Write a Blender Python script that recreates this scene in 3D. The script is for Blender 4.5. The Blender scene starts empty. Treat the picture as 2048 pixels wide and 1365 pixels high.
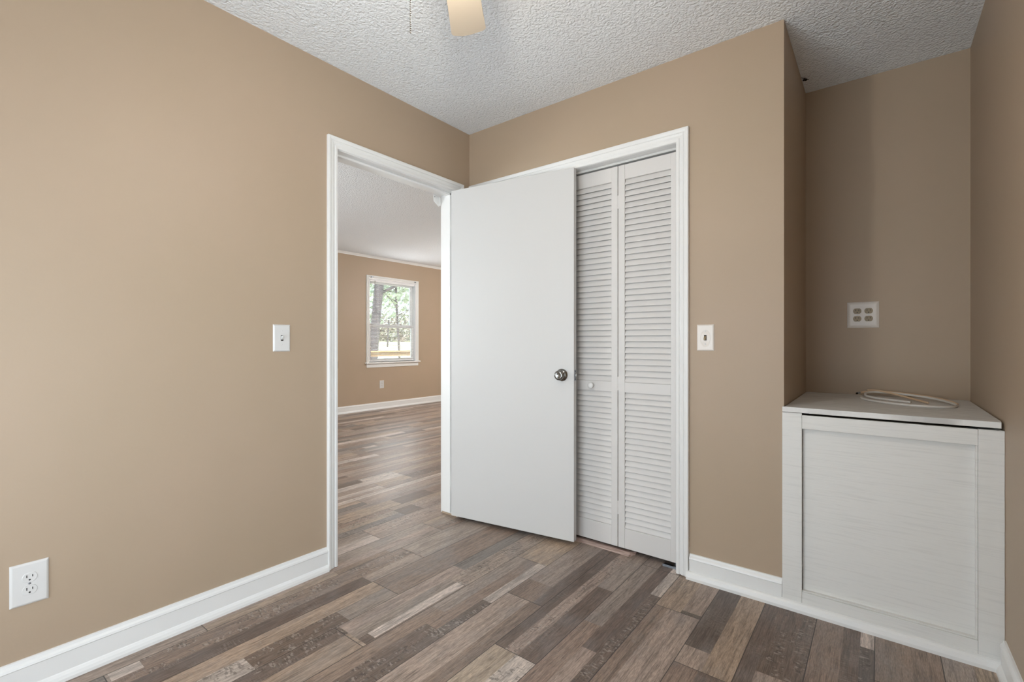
import bpy, bmesh, math, random
from mathutils import Vector, Matrix
random.seed(7)
sc = bpy.context.scene
COL = sc.collection
rad = math.radians

# ------------------------------------------------------------------ camera
CAM = Vector((2.095, -2.247, 1.093)); YAW = rad(37.83); FPX = 945.0
cd = bpy.data.cameras.new('camera'); cam = bpy.data.objects.new('camera', cd); COL.objects.link(cam)
cd.sensor_width = 36; cd.lens = FPX / 2048 * 36; cd.shift_y = 3.5 / 2048; cd.clip_start = 0.02; cd.clip_end = 400
cam.location = CAM; cam.rotation_euler = (rad(90), 0, YAW); sc.camera = cam

# ------------------------------------------------------------------ world, sun, window light, exposure
w = bpy.data.worlds.new('world'); sc.world = w; w.use_nodes = True
bg = w.node_tree.nodes['Background']; bg.inputs[0].default_value = (0.80, 0.90, 1.0, 1); bg.inputs[1].default_value = 5.0
sd = bpy.data.lights.new('sun', 'SUN'); sd.energy = 11; sd.angle = rad(1); sd.color = (1, .97, .9)
sun = bpy.data.objects.new('sun', sd); COL.objects.link(sun); sun.rotation_euler = (rad(38), 0, rad(70))
def area(name, loc, rot, sx, sy, power, colr=(1, 1, 1), spread=180):
    l = bpy.data.lights.new(name, 'AREA'); l.shape = 'RECTANGLE'; l.size = sx; l.size_y = sy; l.energy = power; l.color = colr
    l.spread = rad(spread)
    o = bpy.data.objects.new(name, l); COL.objects.link(o); o.location = loc; o.rotation_euler = rot
    return o
# fill as daylight: far window is visible, the other three are assumed
area('assumed_rear_daylight', (.95, -2.83, .98), (rad(96), 0, 0), 1.50, 1.55, 13, (.93, .97, 1.02))  # assumed window behind the camera, set low for soft fill
area('added_right_fill', (2.40, -2.22, .98), (0, rad(90), 0), 1.55, .95, 10, (.90, .965, 1.04))  # added fill for the left wall, window here is assumed
area('added_living_front_fill', (-2.3, -2.33, 1.35), (rad(96), 0, 0), 1.6, 1.2, 66, (.95, .99, 1))  # added to brighten the living room, its window is unseen
area('daylight_living_far_window', (-4.36, 2.85, 1.47), (0, rad(-90), 0), 1.3, .85, 12, (.96, .98, 1))
sc.view_settings.view_transform = 'Standard'; sc.view_settings.look = 'None'
sc.view_settings.gamma = 1; sc.view_settings.use_curve_mapping = False
sc.view_settings.exposure = 0.0
BULB = 250.0

# ------------------------------------------------------------------ helpers
def s2l(c):
    return tuple(((v / 255) / 12.92 if v / 255 <= .04045 else ((v / 255 + .055) / 1.055) ** 2.4) for v in c)
def tag(o, label=None, cat=None, group=None, kind=None):
    if label: o['label'] = label
    if cat: o['category'] = cat
    if group: o['group'] = group
    if kind: o['kind'] = kind
    return o
def empty(name, loc=(0, 0, 0), rz=0, rot=None):
    o = bpy.data.objects.new(name, None); COL.objects.link(o); o.location = loc
    o.rotation_euler = rot if rot else (0, 0, rz); o.empty_display_size = .05
    return o
def build(name, bm, m, parent=None, smooth=False, bevel=0, seg=2, auto=None):
    me = bpy.data.meshes.new(name)
    bmesh.ops.recalc_face_normals(bm, faces=bm.faces); bm.to_mesh(me); bm.free()
    for mm in (m if isinstance(m, (list, tuple)) else [m]): me.materials.append(mm)
    o = bpy.data.objects.new(name, me); COL.objects.link(o)
    if parent: o.parent = parent
    if smooth:
        for p in me.polygons: p.use_smooth = True
        if auto:
            try:
                me.set_sharp_from_angle(angle=rad(auto))
            except Exception: pass
    if bevel:
        b = o.modifiers.new('bevel', 'BEVEL'); b.width = bevel; b.segments = seg; b.limit_method = 'ANGLE'; b.angle_limit = rad(40)
    return o
def struct(name, bm, m, parent=None, **k):
    o = build(name, bm, m, parent, **k); o['kind'] = 'structure'; return o
def NB(): return bmesh.new()
def box(bm, x0, x1, y0, y1, z0, z1, M=None):
    vs = [bm.verts.new(Vector(p)) for p in ((x0,y0,z0),(x1,y0,z0),(x1,y1,z0),(x0,y1,z0),(x0,y0,z1),(x1,y0,z1),(x1,y1,z1),(x0,y1,z1))]
    if M: 
        for v in vs: v.co = M @ v.co
    for f in ((0,3,2,1),(4,5,6,7),(0,1,5,4),(1,2,6,5),(2,3,7,6),(3,0,4,7)): bm.faces.new([vs[i] for i in f])
    return vs
def rings(bm, rs, cap=True, close=True):
    """rs: list of rings (lists of Vectors), skinned together"""
    V = [[bm.verts.new(p) for p in r] for r in rs]
    n = len(V[0])
    for a, b in zip(V, V[1:]):
        for i in range(n if close else n - 1):
            j = (i + 1) % n
            bm.faces.new((a[i], a[j], b[j], b[i]))
    if cap and close:
        bm.faces.new(V[0][::-1]); bm.faces.new(V[-1])
    return V
def lathe(bm, prof, M=None, n=28):
    """prof: (r, h) along +z; M places it"""
    rs = []
    for r, h in prof:
        rs.append([(M or Matrix()) @ Vector((max(r, 1e-5) * math.cos(2*math.pi*i/n), max(r, 1e-5) * math.sin(2*math.pi*i/n), h)) for i in range(n)])
    rings(bm, rs)
def tube(bm, pts, r, n=10):
    pts = [Vector(p) for p in pts]; rs = []; up = None
    for i, p in enumerate(pts):
        t = (pts[min(i+1, len(pts)-1)] - pts[max(i-1, 0)]).normalized()
        if up is None:
            up = Vector((0, 0, 1)) if abs(t.z) < .9 else Vector((1, 0, 0))
        a = (up - t * up.dot(t)).normalized(); b = t.cross(a); up = a
        rs.append([p + (a * math.cos(2*math.pi*k/n) + b * math.sin(2*math.pi*k/n)) * r for k in range(n)])
    rings(bm, rs)
def smoothpath(pts, k=6):
    P = [Vector(p) for p in pts]; out = []
    for i in range(len(P) - 1):
        p0, p1, p2, p3 = P[max(i-1,0)], P[i], P[i+1], P[min(i+2, len(P)-1)]
        for j in range(k):
            t = j / k
            out.append(.5*((2*p1)+(p2-p0)*t+(2*p0-5*p1+4*p2-p3)*t*t+(3*p1-p0-3*p2+p3)*t**3))
    out.append(P[-1]); return out
def prism(bm, prof, a, b, fn):
    """profile (p,q) list extruded from a to b; fn(p,q,s)->Vector"""
    rings(bm, [[fn(p, q, s) for p, q in prof] for s in (a, b)])
def sphere(bm, c, r, u=16, v=10, sc_=(1,1,1)):
    bmesh.ops.create_uvsphere(bm, u_segments=u, v_segments=v, radius=r, matrix=Matrix.Translation(c) @ Matrix.Diagonal((*sc_, 1)))

# ------------------------------------------------------------------ materials
def mat(name, c, rough=.5, metal=0, spec=.5, bump=None, var=None, emit=None, srgb=True):
    m = bpy.data.materials.new(name); m.use_nodes = True; nt = m.node_tree; N = nt.nodes; L = nt.links
    b = N['Principled BSDF']; cc = s2l(c) if srgb else c
    b.inputs['Base Color'].default_value = (*cc, 1); b.inputs['Roughness'].default_value = rough
    b.inputs['Metallic'].default_value = metal; b.inputs['Specular IOR Level'].default_value = spec
    tc = N.new('ShaderNodeTexCoord')
    if bump:   # list of (scale, strength, distance, stretch, detail)
        prev = None
        for (s, st, di, sv, det) in bump:
            mp = N.new('ShaderNodeMapping'); mp.inputs['Scale'].default_value = sv; L.new(tc.outputs['Object'], mp.inputs[0])
            n = N.new('ShaderNodeTexNoise'); n.inputs['Scale'].default_value = s; n.inputs['Detail'].default_value = det; L.new(mp.outputs[0], n.inputs[0])
            bp = N.new('ShaderNodeBump'); bp.inputs['Strength'].default_value = st; bp.inputs['Distance'].default_value = di
            L.new(n.outputs[0], bp.inputs['Height'])
            if prev: L.new(prev.outputs[0], bp.inputs['Normal'])
            prev = bp
        L.new(prev.outputs[0], b.inputs['Normal'])
    if var:    # (scale, c2, stretch, lo, hi)
        s, c2, sv, lo, hi = var
        mp = N.new('ShaderNodeMapping'); mp.inputs['Scale'].default_value = sv; L.new(tc.outputs['Object'], mp.inputs[0])
        n = N.new('ShaderNodeTexNoise'); n.inputs['Scale'].default_value = s; n.inputs['Detail'].default_value = 4; L.new(mp.outputs[0], n.inputs[0])
        r = N.new('ShaderNodeMapRange'); r.inputs[1].default_value = lo; r.inputs[2].default_value = hi; L.new(n.outputs[0], r.inputs[0])
        mx = N.new('ShaderNodeMix'); mx.data_type = 'RGBA'; mx.inputs[6].default_value = (*cc, 1); mx.inputs[7].default_value = (*s2l(c2), 1)
        L.new(r.outputs[0], mx.inputs[0]); L.new(mx.outputs[2], b.inputs['Base Color'])
    if emit:
        b.inputs['Emission Color'].default_value = (*emit[0], 1); b.inputs['Emission Strength'].default_value = emit[1]
    return m
ONE = (1, 1, 1)
M_wall = mat('beige_wall_paint', (177, 157, 136), .48, spec=.35, bump=[(90, .12, .002, ONE, 3), (3, .25, .01, ONE, 2)], var=(1.3, (174, 155, 133), ONE, .35, .65))
M_white = mat('white_trim_paint', (231, 231, 229), .32, bump=[(40, .06, .002, ONE, 2)])
M_door = mat('white_door_paint', (206, 205, 203), .42, bump=[(12, .05, .003, ONE, 3)])
M_louv = mat('louver_paint', (212, 209, 206), .45)
M_cab = mat('white_painted_plywood', (224, 223, 219), .5, bump=[(9, .16, .002, (1.2, 1.2, 22), 5)], var=(6, (214, 213, 209), (1, 1, 25), .5, .75))
M_cabtop = mat('worn_white_painted_top', (228, 227, 224), .5, bump=[(9, .3, .003, (1.2, 20, 1), 5)], var=(7, (190, 188, 185), (1.2, 22, 1), .42, .72))
M_plate = mat('white_plastic', (214, 213, 211), .3)
M_plate2 = mat('cream_white_plastic', (226, 219, 211), .3)
M_ivory = mat('ivory_plastic', (150, 132, 102), .35)
M_slot = mat('dark_slot', (18, 15, 12), .7)
M_black = mat('closet_dark', (60, 52, 46), .8)
M_chrome = mat('chrome', (135, 134, 131), .14, metal=1)
M_steel = mat('zinc_steel', (150, 155, 160), .3, metal=1)
M_brass = mat('antique_brass', (120, 100, 70), .35, metal=1)
M_blade = mat('cream_fan_blade', (196, 182, 162), .45)
M_fan = mat('white_enamel', (226, 222, 214), .35)
M_bulb = mat('glowing_bulb', (255, 240, 215), .4, emit=((1, .93, .82), BULB))
M_cable = mat('white_coax_jacket', (226, 221, 214), .4)
M_cable_b = mat('beige_coax_jacket', (222, 194, 162), .4)
M_strip = mat('pinkish_wood_strip', (178, 156, 146), .5, bump=[(14, .3, .002, (1, 20, 20), 4)], var=(8, (140, 116, 106), (1, 14, 14), .45, .65))
M_gap = mat('dark_lint', (40, 36, 33), .9)
M_blind = mat('white_blind_slat', (238, 238, 238), .4)
M_vinyl = mat('white_vinyl_sash', (238, 238, 240), .35)

def popcorn():
    m = bpy.data.materials.new('popcorn_ceiling'); m.use_nodes = True; N = m.node_tree.nodes; L = m.node_tree.links
    b = N['Principled BSDF']; b.inputs['Base Color'].default_value = (*s2l((236, 240, 243)), 1); b.inputs['Roughness'].default_value = .85
    b.inputs['Specular IOR Level'].default_value = .2
    tc = N.new('ShaderNodeTexCoord')
    v = N.new('ShaderNodeTexVoronoi'); v.inputs['Scale'].default_value = 76; v.feature = 'SMOOTH_F1'; v.inputs['Smoothness'].default_value = .35
    n = N.new('ShaderNodeTexNoise'); n.inputs['Scale'].default_value = 110; n.inputs['Detail'].default_value = 3
    wn = N.new('ShaderNodeTexNoise'); wn.inputs['Scale'].default_value = 40
    ad = N.new('ShaderNodeVectorMath'); ad.operation = 'MULTIPLY_ADD'; ad.inputs[1].default_value = (.03, .03, .03)
    L.new(tc.outputs['Object'], ad.inputs[2]); L.new(wn.outputs['Color'], ad.inputs[0]); L.new(tc.outputs['Object'], wn.inputs[0])
    L.new(ad.outputs[0], v.inputs[0]); L.new(tc.outputs['Object'], n.inputs[0])
    s = N.new('ShaderNodeMath'); s.operation = 'SUBTRACT'; L.new(n.outputs[0], s.inputs[0]); L.new(v.outputs['Distance'], s.inputs[1])
    bp = N.new('ShaderNodeBump'); bp.inputs['Strength'].default_value = .8; bp.inputs['Distance'].default_value = .0060
    L.new(s.outputs[0], bp.inputs['Height']); L.new(bp.outputs[0], b.inputs['Normal'])
    return m
M_pop = popcorn()

def floor_mat():
    m = bpy.data.materials.new('vinyl_plank_floor'); m.use_nodes = True; N = m.node_tree.nodes; L = m.node_tree.links
    b = N['Principled BSDF']
    def math_(op, a, c=None, d=None):
        n = N.new('ShaderNodeMath'); n.operation = op
        for i, x in enumerate((a, c, d)):
            if x is None: continue
            if isinstance(x, (int, float)): n.inputs[i].default_value = x
            else: L.new(x, n.inputs[i])
        return n.outputs[0]
    def noise(vec, scale, stretch, det=4, dist=0, rough=.5):
        mp = N.new('ShaderNodeMapping'); mp.inputs['Scale'].default_value = stretch; L.new(vec, mp.inputs[0])
        n = N.new('ShaderNodeTexNoise'); n.inputs['Scale'].default_value = scale; n.inputs['Detail'].default_value = det
        n.inputs['Distortion'].default_value = dist; n.inputs['Roughness'].default_value = rough
        L.new(mp.outputs[0], n.inputs[0]); return n.outputs[0]
    def mix(f, a, c, mode='MIX'):
        x = N.new('ShaderNodeMix'); x.data_type = 'RGBA'; x.blend_type = mode
        if isinstance(f, (int, float)): x.inputs[0].default_value = f
        else: L.new(f, x.inputs[0])
        for i, q in ((6, a), (7, c)):
            if isinstance(q, tuple): x.inputs[i].default_value = (*q, 1)
            else: L.new(q, x.inputs[i])
        return x.outputs[2]
    def rng(v, a, c, d=0, e=1):
        r = N.new('ShaderNodeMapRange'); L.new(v, r.inputs[0])
        for i, q in enumerate((a, c, d, e)): r.inputs[i+1].default_value = q
        return r.outputs[0]
    tone = N.new('ShaderNodeAttribute'); tone.attribute_name = 'tone'
    off = N.new('ShaderNodeAttribute'); off.attribute_name = 'offs'
    tc = N.new('ShaderNodeTexCoord')
    ad = N.new('ShaderNodeVectorMath'); L.new(tc.outputs['Object'], ad.inputs[0]); L.new(off.outputs['Vector'], ad.inputs[1])
    P = ad.outputs[0]
    sep = N.new('ShaderNodeSeparateColor'); L.new(off.outputs['Color'], sep.inputs[0])
    # long grain, in two sizes
    g1 = noise(P, 3.2, (16, 1.1, 1), 6, 1.2, .6)
    g2 = noise(P, 10, (26, 1.2, 1), 5, .3, .65)
    g3 = noise(P, 1.6, (3, 1.6, 1), 4, .5)
    col = mix(rng(g1, .40, .58), mix(.52, tone.outputs['Color'], (.052, .038, .031)), tone.outputs['Color'])
    col = mix(rng(g2, .42, .64, 0, .62), col, mix(.40, tone.outputs['Color'], (.43, .37, .32)))
    col = mix(rng(g2, .48, .34, 0, .5), col, (.055, .040, .032))
    col = mix(rng(g3, .52, .72, 0, .5), col, (.27, .25, .245))
    # fine fibres and cross saw-marks
    g4 = noise(P, 60, (9, .8, 1), 3)
    col = mix(rng(g4, .35, .65, .0, .45), col, (.06, .045, .037))
    g5 = noise(P, 40, (1, 9, 1), 3); g6 = noise(P, 3, (3, 2, 1), 3)
    col = mix(math_('MULTIPLY', rng(g5, .5, .68, 0, .5), rng(g6, .5, .62)), col, (.33, .29, .26))
    # chipped distressed marks on some boards (offs alpha channel -> own attribute)
    dis = N.new('ShaderNodeAttribute'); dis.attribute_name = 'worn'
    def cells(sx, sy):
        mp = N.new('ShaderNodeMapping'); mp.inputs['Scale'].default_value = (sx, sy, 0); L.new(P, mp.inputs[0])
        v = N.new('ShaderNodeTexVoronoi'); v.distance = 'CHEBYCHEV'; v.inputs['Scale'].default_value = 1; v.inputs['Randomness'].default_value = .85; L.new(mp.outputs[0], v.inputs[0])
        q = N.new('ShaderNodeSeparateColor'); L.new(v.outputs['Color'], q.inputs[0])
        return q.outputs[0], q.outputs[1], v.outputs['Distance']
    a1, a2, ad_ = cells(78, 170)
    c2 = noise(P, 9, (4.0, 1, 1), 2); c5 = noise(P, 34, (1, 2, 1), 3)
    band = math_('MULTIPLY', rng(c2, .46, .54), dis.outputs['Fac'])
    d1 = math_('MULTIPLY', math_('MULTIPLY', rng(a1, .64, .68), rng(c5, .42, .50)), band)
    col = mix(math_('MULTIPLY', d1, .48), col, (.42, .37, .32))
    d2 = math_('MULTIPLY', math_('MULTIPLY', rng(a2, .66, .70), rng(c5, .40, .48)), band)
    col = mix(math_('MULTIPLY', d2, .5), col, (.045, .032, .026))
    # plank seams
    uv = N.new('ShaderNodeUVMap'); uv.uv_map = 'plank'
    su = N.new('ShaderNodeSeparateXYZ'); L.new(uv.outputs[0], su.inputs[0])
    du = math_('MINIMUM', su.outputs[0], math_('SUBTRACT', .1815, su.outputs[0]))
    dv = math_('MINIMUM', su.outputs[1], math_('SUBTRACT', 1.22, su.outputs[1]))
    seam = math_('LESS_THAN', math_('MINIMUM', du, dv), .0015); seam.node.use_clamp = True
    col = mix(math_('MULTIPLY', seam, .85), col, (.018, .014, .012))
    L.new(col, b.inputs['Base Color'])
    L.new(rng(g2, .3, .7, .32, .50), b.inputs['Roughness']); b.inputs['Specular IOR Level'].default_value = .5
    bp = N.new('ShaderNodeBump'); bp.inputs['Strength'].default_value = .25; bp.inputs['Distance'].default_value = .0015
    hh = math_('SUBTRACT', g2, math_('MULTIPLY', seam, 2)); L.new(hh, bp.inputs['Height']); L.new(bp.outputs[0], b.inputs['Normal'])
    return m
M_floor = floor_mat()

# ------------------------------------------------------------------ floor: individual plank print laid out strip by strip
TONE = dict(D=(92, 77, 68), M=(128, 110, 98), G=(143, 131, 123), L=(186, 176, 170), T=(156, 138, 121), B=(112, 107, 104), K=(74, 63, 57), P=(152, 136, 126))
PW = .1815; PL = 1.22; PX0 = 1.357
# known boards: k -> {segment: [(f0, f1, y_hi, y_lo, tone, worn)]}
known = {
 0: [(0, .57, 1, -.32, 'T', 0), (.57, 1, 1, -.296, 'P', 0), (.57, 1, -.296, -.32, 'K', 0), (0, .3, -.32, -1.54, 'M', 0), (.3, 1, -.32, -1.54, 'P', 0)],
 1: [(0, .49, 1, -.511, 'K', 0), (0, .49, -.511, -.626, 'P', 0), (.49, 1, 1, -.626, 'T', 0), (0, .45, -.626, -1.9, 'M', 0), (.45, 1, -.626, -1.9, 'D', 0)],
 2: [(0, .28, 1, -.93, 'D', 0), (.28, 1, 1, -.505, 'D', 1), (.28, .8, -.505, -.93, 'P', 0), (.8, 1, -.505, -.93, 'D', 0)],
 3: [(0, .49, 1, -1.2, 'M', 0), (.49, .77, 1, -1.2, 'D', 0), (.77, 1, 1, -.135, 'L', 0), (.77, 1, -.135, -1.2, 'K', 1)],
 4: [(0, 1, 1, -.32, 'M', 0), (0, 1, -.32, -1.54, 'M', 0)],
 5: [(0, .45, 1, -.6, 'G', 0), (.45, 1, 1, -.6, 'T', 0)],
 -1: [(0, .42, 1, -.6, 'G', 0), (.42, .74, 1, -.75, 'D', 0), (.74, 1, 1, -.256, 'L', 0), (.74, 1, -.256, -1.22, 'D', 1), (0, .42, -.6, -1.22, 'M', 0), (.42, .74, -.75, -1.22, 'P', 0)],
 -2: [(0, .25, 1, -.93, 'D', 0), (.25, .57, 1, -.93, 'P', 1), (.57, 1, 1, -.34, 'G', 0), (.57, 1, -.34, -.93, 'D', 0), (0, .53, -.93, -2.15, 'L2', 0), (.53, 1, -.93, -2.15, 'L', 1)],
 -3: [(0, .72, 1, -.47, 'G', 0), (0, .72, -.47, -.626, 'M', 0), (.72, 1, 1, -.626, 'D', 0), (0, .65, -.626, -1.85, 'P', 0), (.65, 1, -.626, -1.85, 'M', 0)],
 -4: [(0, 1, 1, -.316, 'T', 0), (0, .4, -.316, -.9, 'G', 0), (.4, .73, -.316, -1.0, 'M', 0), (.73, 1, -.316, -.735, 'L', 0), (.73, 1, -.735, -1.54, 'D', 1), (0, .4, -.9, -1.54, 'M', 0), (.4, .73, -1.0, -1.54, 'D', 1)],
 -5: [(0, .4, 1, -.593, 'B', 0), (.4, 1, 1, -.7, 'P', 1), (0, .4, -.593, -1.22, 'P', 0), (.4, .7, -.7, -1.22, 'G', 0), (.7, .95, -.7, -1.177, 'L', 0), (.7, .95, -1.177, -1.22, 'D', 0), (.95, 1, -.7, -1.22, 'M', 0), (0, .4, -1.22, -2.44, 'D', 1), (.4, 1, -1.22, -2.44, 'T', 0)],
 -6: [(0, 1, 1, -.93, 'M', 0), (0, .48, -.93, -2.15, 'T', 0), (.48, 1, -.93, -1.17, 'G', 0), (.48, 1, -1.17, -1.525, 'D', 1), (.48, 1, -1.525, -2.15, 'L', 1)],
 -7: [(0, 1, 1, -.615, 'G', 0), (0, .58, -.615, -1.75, 'M', 1), (0, .3, -1.75, -1.835, 'L', 0), (.3, .58, -1.75, -1.835, 'M', 0), (.58, 1, -.615, -.935, 'P', 0), (.58, 1, -.935, -1.835, 'D', 0)],
}
TONE['L2'] = (168, 152, 136)
bm = NB(); tone_l = bm.loops.layers.float_color.new('tone'); off_l = bm.loops.layers.float_color.new('offs')
worn_l = bm.loops.layers.float_color.new('worn'); uvl = bm.loops.layers.uv.new('plank')
def strip(xa, xb, ya, yb, px, py, tn, wn, o):
    if xb - xa < 1e-4 or yb - ya < 1e-4: return
    f = bm.faces.new([bm.verts.new((x, y, 0)) for x, y in ((xa, ya), (xb, ya), (xb, yb), (xa, yb))])
    c = s2l(TONE[tn]); j = random.uniform(1.45, 1.8); wc = (c[0]*j*1.03, c[1]*j*random.uniform(.965, .995), c[2]*j*.93, 1)
    for l in f.loops:
        l[tone_l] = wc; l[off_l] = (*o, 1); l[worn_l] = (wn, wn, wn, 1)
        l[uvl].uv = (l.vert.co.x - px, l.vert.co.y - py)
XMIN, XMAX, YMIN, YMAX = -4.42, 2.45, -2.9, 5.3
kmin = math.floor((XMIN - PX0) / PW); kmax = math.floor((XMAX - PX0) / PW)
for k in range(kmin, kmax + 1):
    jy = -.32 - .305 * (k % 4)
    if k in (-9,): jy = -.615
    if k in (-10,): jy = -.29
    s0 = math.floor((YMIN - jy) / PL)
    px = PX0 + k * PW; n = 0
    while jy + (s0 + n) * PL < YMAX:
        py = jy + (s0 + n) * PL; n += 1
        ya, yb = max(py, YMIN), min(py + PL, YMAX)
        xa, xb = max(px, XMIN), min(px + PW, XMAX)
        covered = []
        o = (random.uniform(0, 50), random.uniform(0, 50), random.uniform(0, 50))
        if k in known:
            for (f0, f1, yh, yl, tn, wn) in known[k]:
                lo, hi = max(ya, yl), min(yb, yh)
                if hi > lo:
                    oo = (random.uniform(0, 50), random.uniform(0, 50), random.uniform(0, 50))
                    strip(max(xa, px+f0*PW), min(xb, px+f1*PW), lo, hi, px, py, tn, wn, oo); covered.append((lo, hi))
        if covered:
            lo = min(c[0] for c in covered); hi = max(c[1] for c in covered)
            rest = [(ya, lo), (hi, yb)]
        else: rest = [(ya, yb)]
        cuts = random.choice([(0, .5, 1), (0, .33, .66, 1), (0, .6, 1), (0, .3, 1), (0, .45, .75, 1)])
        for (a, b_) in rest:
            if b_ - a < .001: continue
            for f0, f1 in zip(cuts, cuts[1:]):
                y = a
                while y < b_ - 1e-6:
                    ln = random.choice([.15, .3, .55, 1.3, 1.3, 1.3]); y2 = min(b_, y + ln)
                    if b_ - y2 < .06: y2 = b_
                    tn = random.choice('MMMGGTTDDPPPL' 'B')
                    strip(max(xa, px+f0*PW), min(xb, px+f1*PW), y, y2, px, py, tn, 1 if random.random() < .15 else 0,
                          (random.uniform(0, 50), random.uniform(0, 50), random.uniform(0, 50)))
                    y = y2
me = bpy.data.meshes.new('floor'); bm.to_mesh(me); bm.free(); me.materials.append(M_floor)
fl = bpy.data.objects.new('floor', me); COL.objects.link(fl); fl['kind'] = 'structure'

# ------------------------------------------------------------------ room shell
H = 2.44; RX = 2.425; YF = -2.88; RY = .74; LX = -.13; FX = -4.4; HL = 2.50; LS = -2.38; LN = 5.2; T = .12
WZ0R, WZ1R = .18, 1.78
OA, OB, OT = -.946, -.12, 2.043        # doorway in the left wall
CA, CB, CT = .07, 1.340, 2.043         # closet opening in the back wall
bm = NB(); box(bm, LX, 0, YF, OA, 0, H+.1); box(bm, LX, 0, OB, LN, 0, H+.1); box(bm, LX, 0, OA, OB, OT, H+.1); struct('wall_left', bm, M_wall)
bm = NB(); box(bm, 0, CA, 0, T, 0, H); box(bm, CA, CB, 0, T, CT, H); box(bm, CB, 1.783, 0, T, 0, H); struct('wall_back', bm, M_wall)
bm = NB(); box(bm, 1.66, 1.783, T, RY, 0, H); struct('wall_recess_side', bm, M_wall)
bm = NB(); box(bm, 0, RX, RY, RY+T, 0, H); struct('wall_recess_back', bm, M_wall)
RY0, RY1 = -2.72, -1.72
bm = NB(); box(bm, RX, RX+T, YF, RY0, 0, H+.02); box(bm, RX, RX+T, RY1, RY+T, 0, H+.02); box(bm, RX, RX+T, RY0, RY1, 0, WZ0R); box(bm, RX, RX+T, RY0, RY1, WZ1R, H+.02); struct('wall_right', bm, M_wall)
WX0, WX1, WZ0, WZ1 = .18, 1.72, .18, 1.78
bm = NB(); box(bm, 0, WX0, YF-T, YF, 0, H); box(bm, WX1, RX, YF-T, YF, 0, H); box(bm, WX0, WX1, YF-T, YF, 0, WZ0); box(bm, WX0, WX1, YF-T, YF, WZ1, H)
struct('wall_front', bm, M_wall)
bm = NB(); box(bm, 0, RX+T, YF-T, RY+T, H, H+.1); struct('ceiling', bm, M_pop)
# living room beyond the doorway
FWY0, FWY1, FWZ0, FWZ1 = 2.36, 3.33, .775, 2.13
bm = NB(); box(bm, FX-T, FX, LS, FWY0, 0, HL); box(bm, FX-T, FX, FWY1, LN, 0, HL); box(bm, FX-T, FX, FWY0, FWY1, 0, FWZ0); box(bm, FX-T, FX, FWY0, FWY1, FWZ1, HL)
struct('wall_far', bm, M_wall)
bm = NB(); box(bm, FX, LX, LN, LN+T, 0, HL); struct('wall_living_north', bm, M_wall)
SX0, SX1, SZ0, SZ1 = -3.1, -1.5, .75, 1.95
bm = NB(); box(bm, FX, SX0, LS-T, LS, 0, HL); box(bm, SX1, LX, LS-T, LS, 0, HL); box(bm, SX0, SX1, LS-T, LS, 0, SZ0); box(bm, SX0, SX1, LS-T, LS, SZ1, HL)
struct('wall_living_south', bm, M_wall)
bm = NB(); box(bm, FX-T, LX, LS-T, LN+T, HL, HL+.1); struct('ceiling_living', bm, M_pop)
# ------------------------------------------------------------------ trim
CAS = [(0, 0), (0, .007), (.003, .010), (.013, .011), (.0155, .0065), (.018, .0065), (.024, .011), (.032, .0135), (.0345, .0105), (.037, .0145), (.045, .018), (.052, .0185), (.054, .016), (.054, 0)]
def casing(name, a, b, top, fn, z0=0, w=.054, bottom=False):
    """profile swept up one leg, across the head and down the other with mitred corners; fn(s, out, z)"""
    k = w / .054; bm = NB()
    R = []
    R.append([fn(a - d*k, t, z0) for d, t in CAS]); R.append([fn(a - d*k, t, top + d*k) for d, t in CAS])
    R.append([fn(b + d*k, t, top + d*k) for d, t in CAS]); R.append([fn(b + d*k, t, z0) for d, t in CAS])
    rings(bm, R); return struct(name, bm, M_white)
casing('trim_1', OA, OB, OT-.003, lambda s, o, z: Vector((o, s, z)), z0=.002)
casing('trim_2', CA, CB-.003, CT-.003, lambda s, o, z: Vector((s, -o, z)), z0=.004, w=.060)
casing('trim_3', OA, OB, OT-.003, lambda s, o, z: Vector((LX-o, s, z)), z0=.002)
# door jambs with stops
bm = NB()
box(bm, LX, 0, OB-.004, OB, .012, OT); box(bm, LX, 0, OA, OA+.004, .0, OT); box(bm, LX, 0, OA, OB, OT-.006, OT)
box(bm, -.078, -.040, OB-.016, OB-.004, .02, OT-.006); box(bm, -.078, -.040, OA+.004, OA+.014, 0, OT-.006); box(bm, -.078, -.040, OA, OB, OT-.018, OT-.006)
struct('trim_4', bm, M_white, bevel=.0015)
bm = NB()
box(bm, CB-.004, CB, .0, T, .004, CT); box(bm, CA, CA+.004, 0, T, 0, CT); box(bm, CA, CB, 0, T, CT-.004, CT)
struct('trim_5', bm, M_white, bevel=.0015)
# baseboards: board, cap and shoe in one profile
BB = [(0, 0), (.024, 0), (.0235, .010), (.020, .020), (.015, .027), (.012, .030), (.012, .088), (.015, .091), (.013, .098), (.008, .104), (.006, .112), (0, .113)]
BBn = [(0, 0), (.012, 0), (.012, .088), (.015, .091), (.013, .098), (.008, .104), (.006, .112), (0, .113)]
bm = NB(); prism(bm, BB, YF, OA-.054, lambda p, q, s: Vector((p, s, q))); struct('baseboard_left', bm, M_white)
bm = NB(); prism(bm, BB, YF, -.0255, lambda p, q, s: Vector((RX-p, s, q))); struct('baseboard_right', bm, M_white)
bm = NB(); prism(bm, BBn, CB+.060, 1.777, lambda p, q, s: Vector((s, -p, q))); struct('baseboard_back', bm, M_white)
bm = NB(); prism(bm, [(.0125, 0), (.030, 0), (.030, .012), (.026, .027), (.020, .034), (.0125, .037)], CB+.050, RX-.002, lambda p, q, s: Vector((s, -p, q)))
struct('trim_6', bm, M_white)
bm = NB(); prism(bm, BB, 0, RX, lambda p, q, s: Vector((s, YF+p, q))); struct('baseboard_front', bm, M_white)
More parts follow.
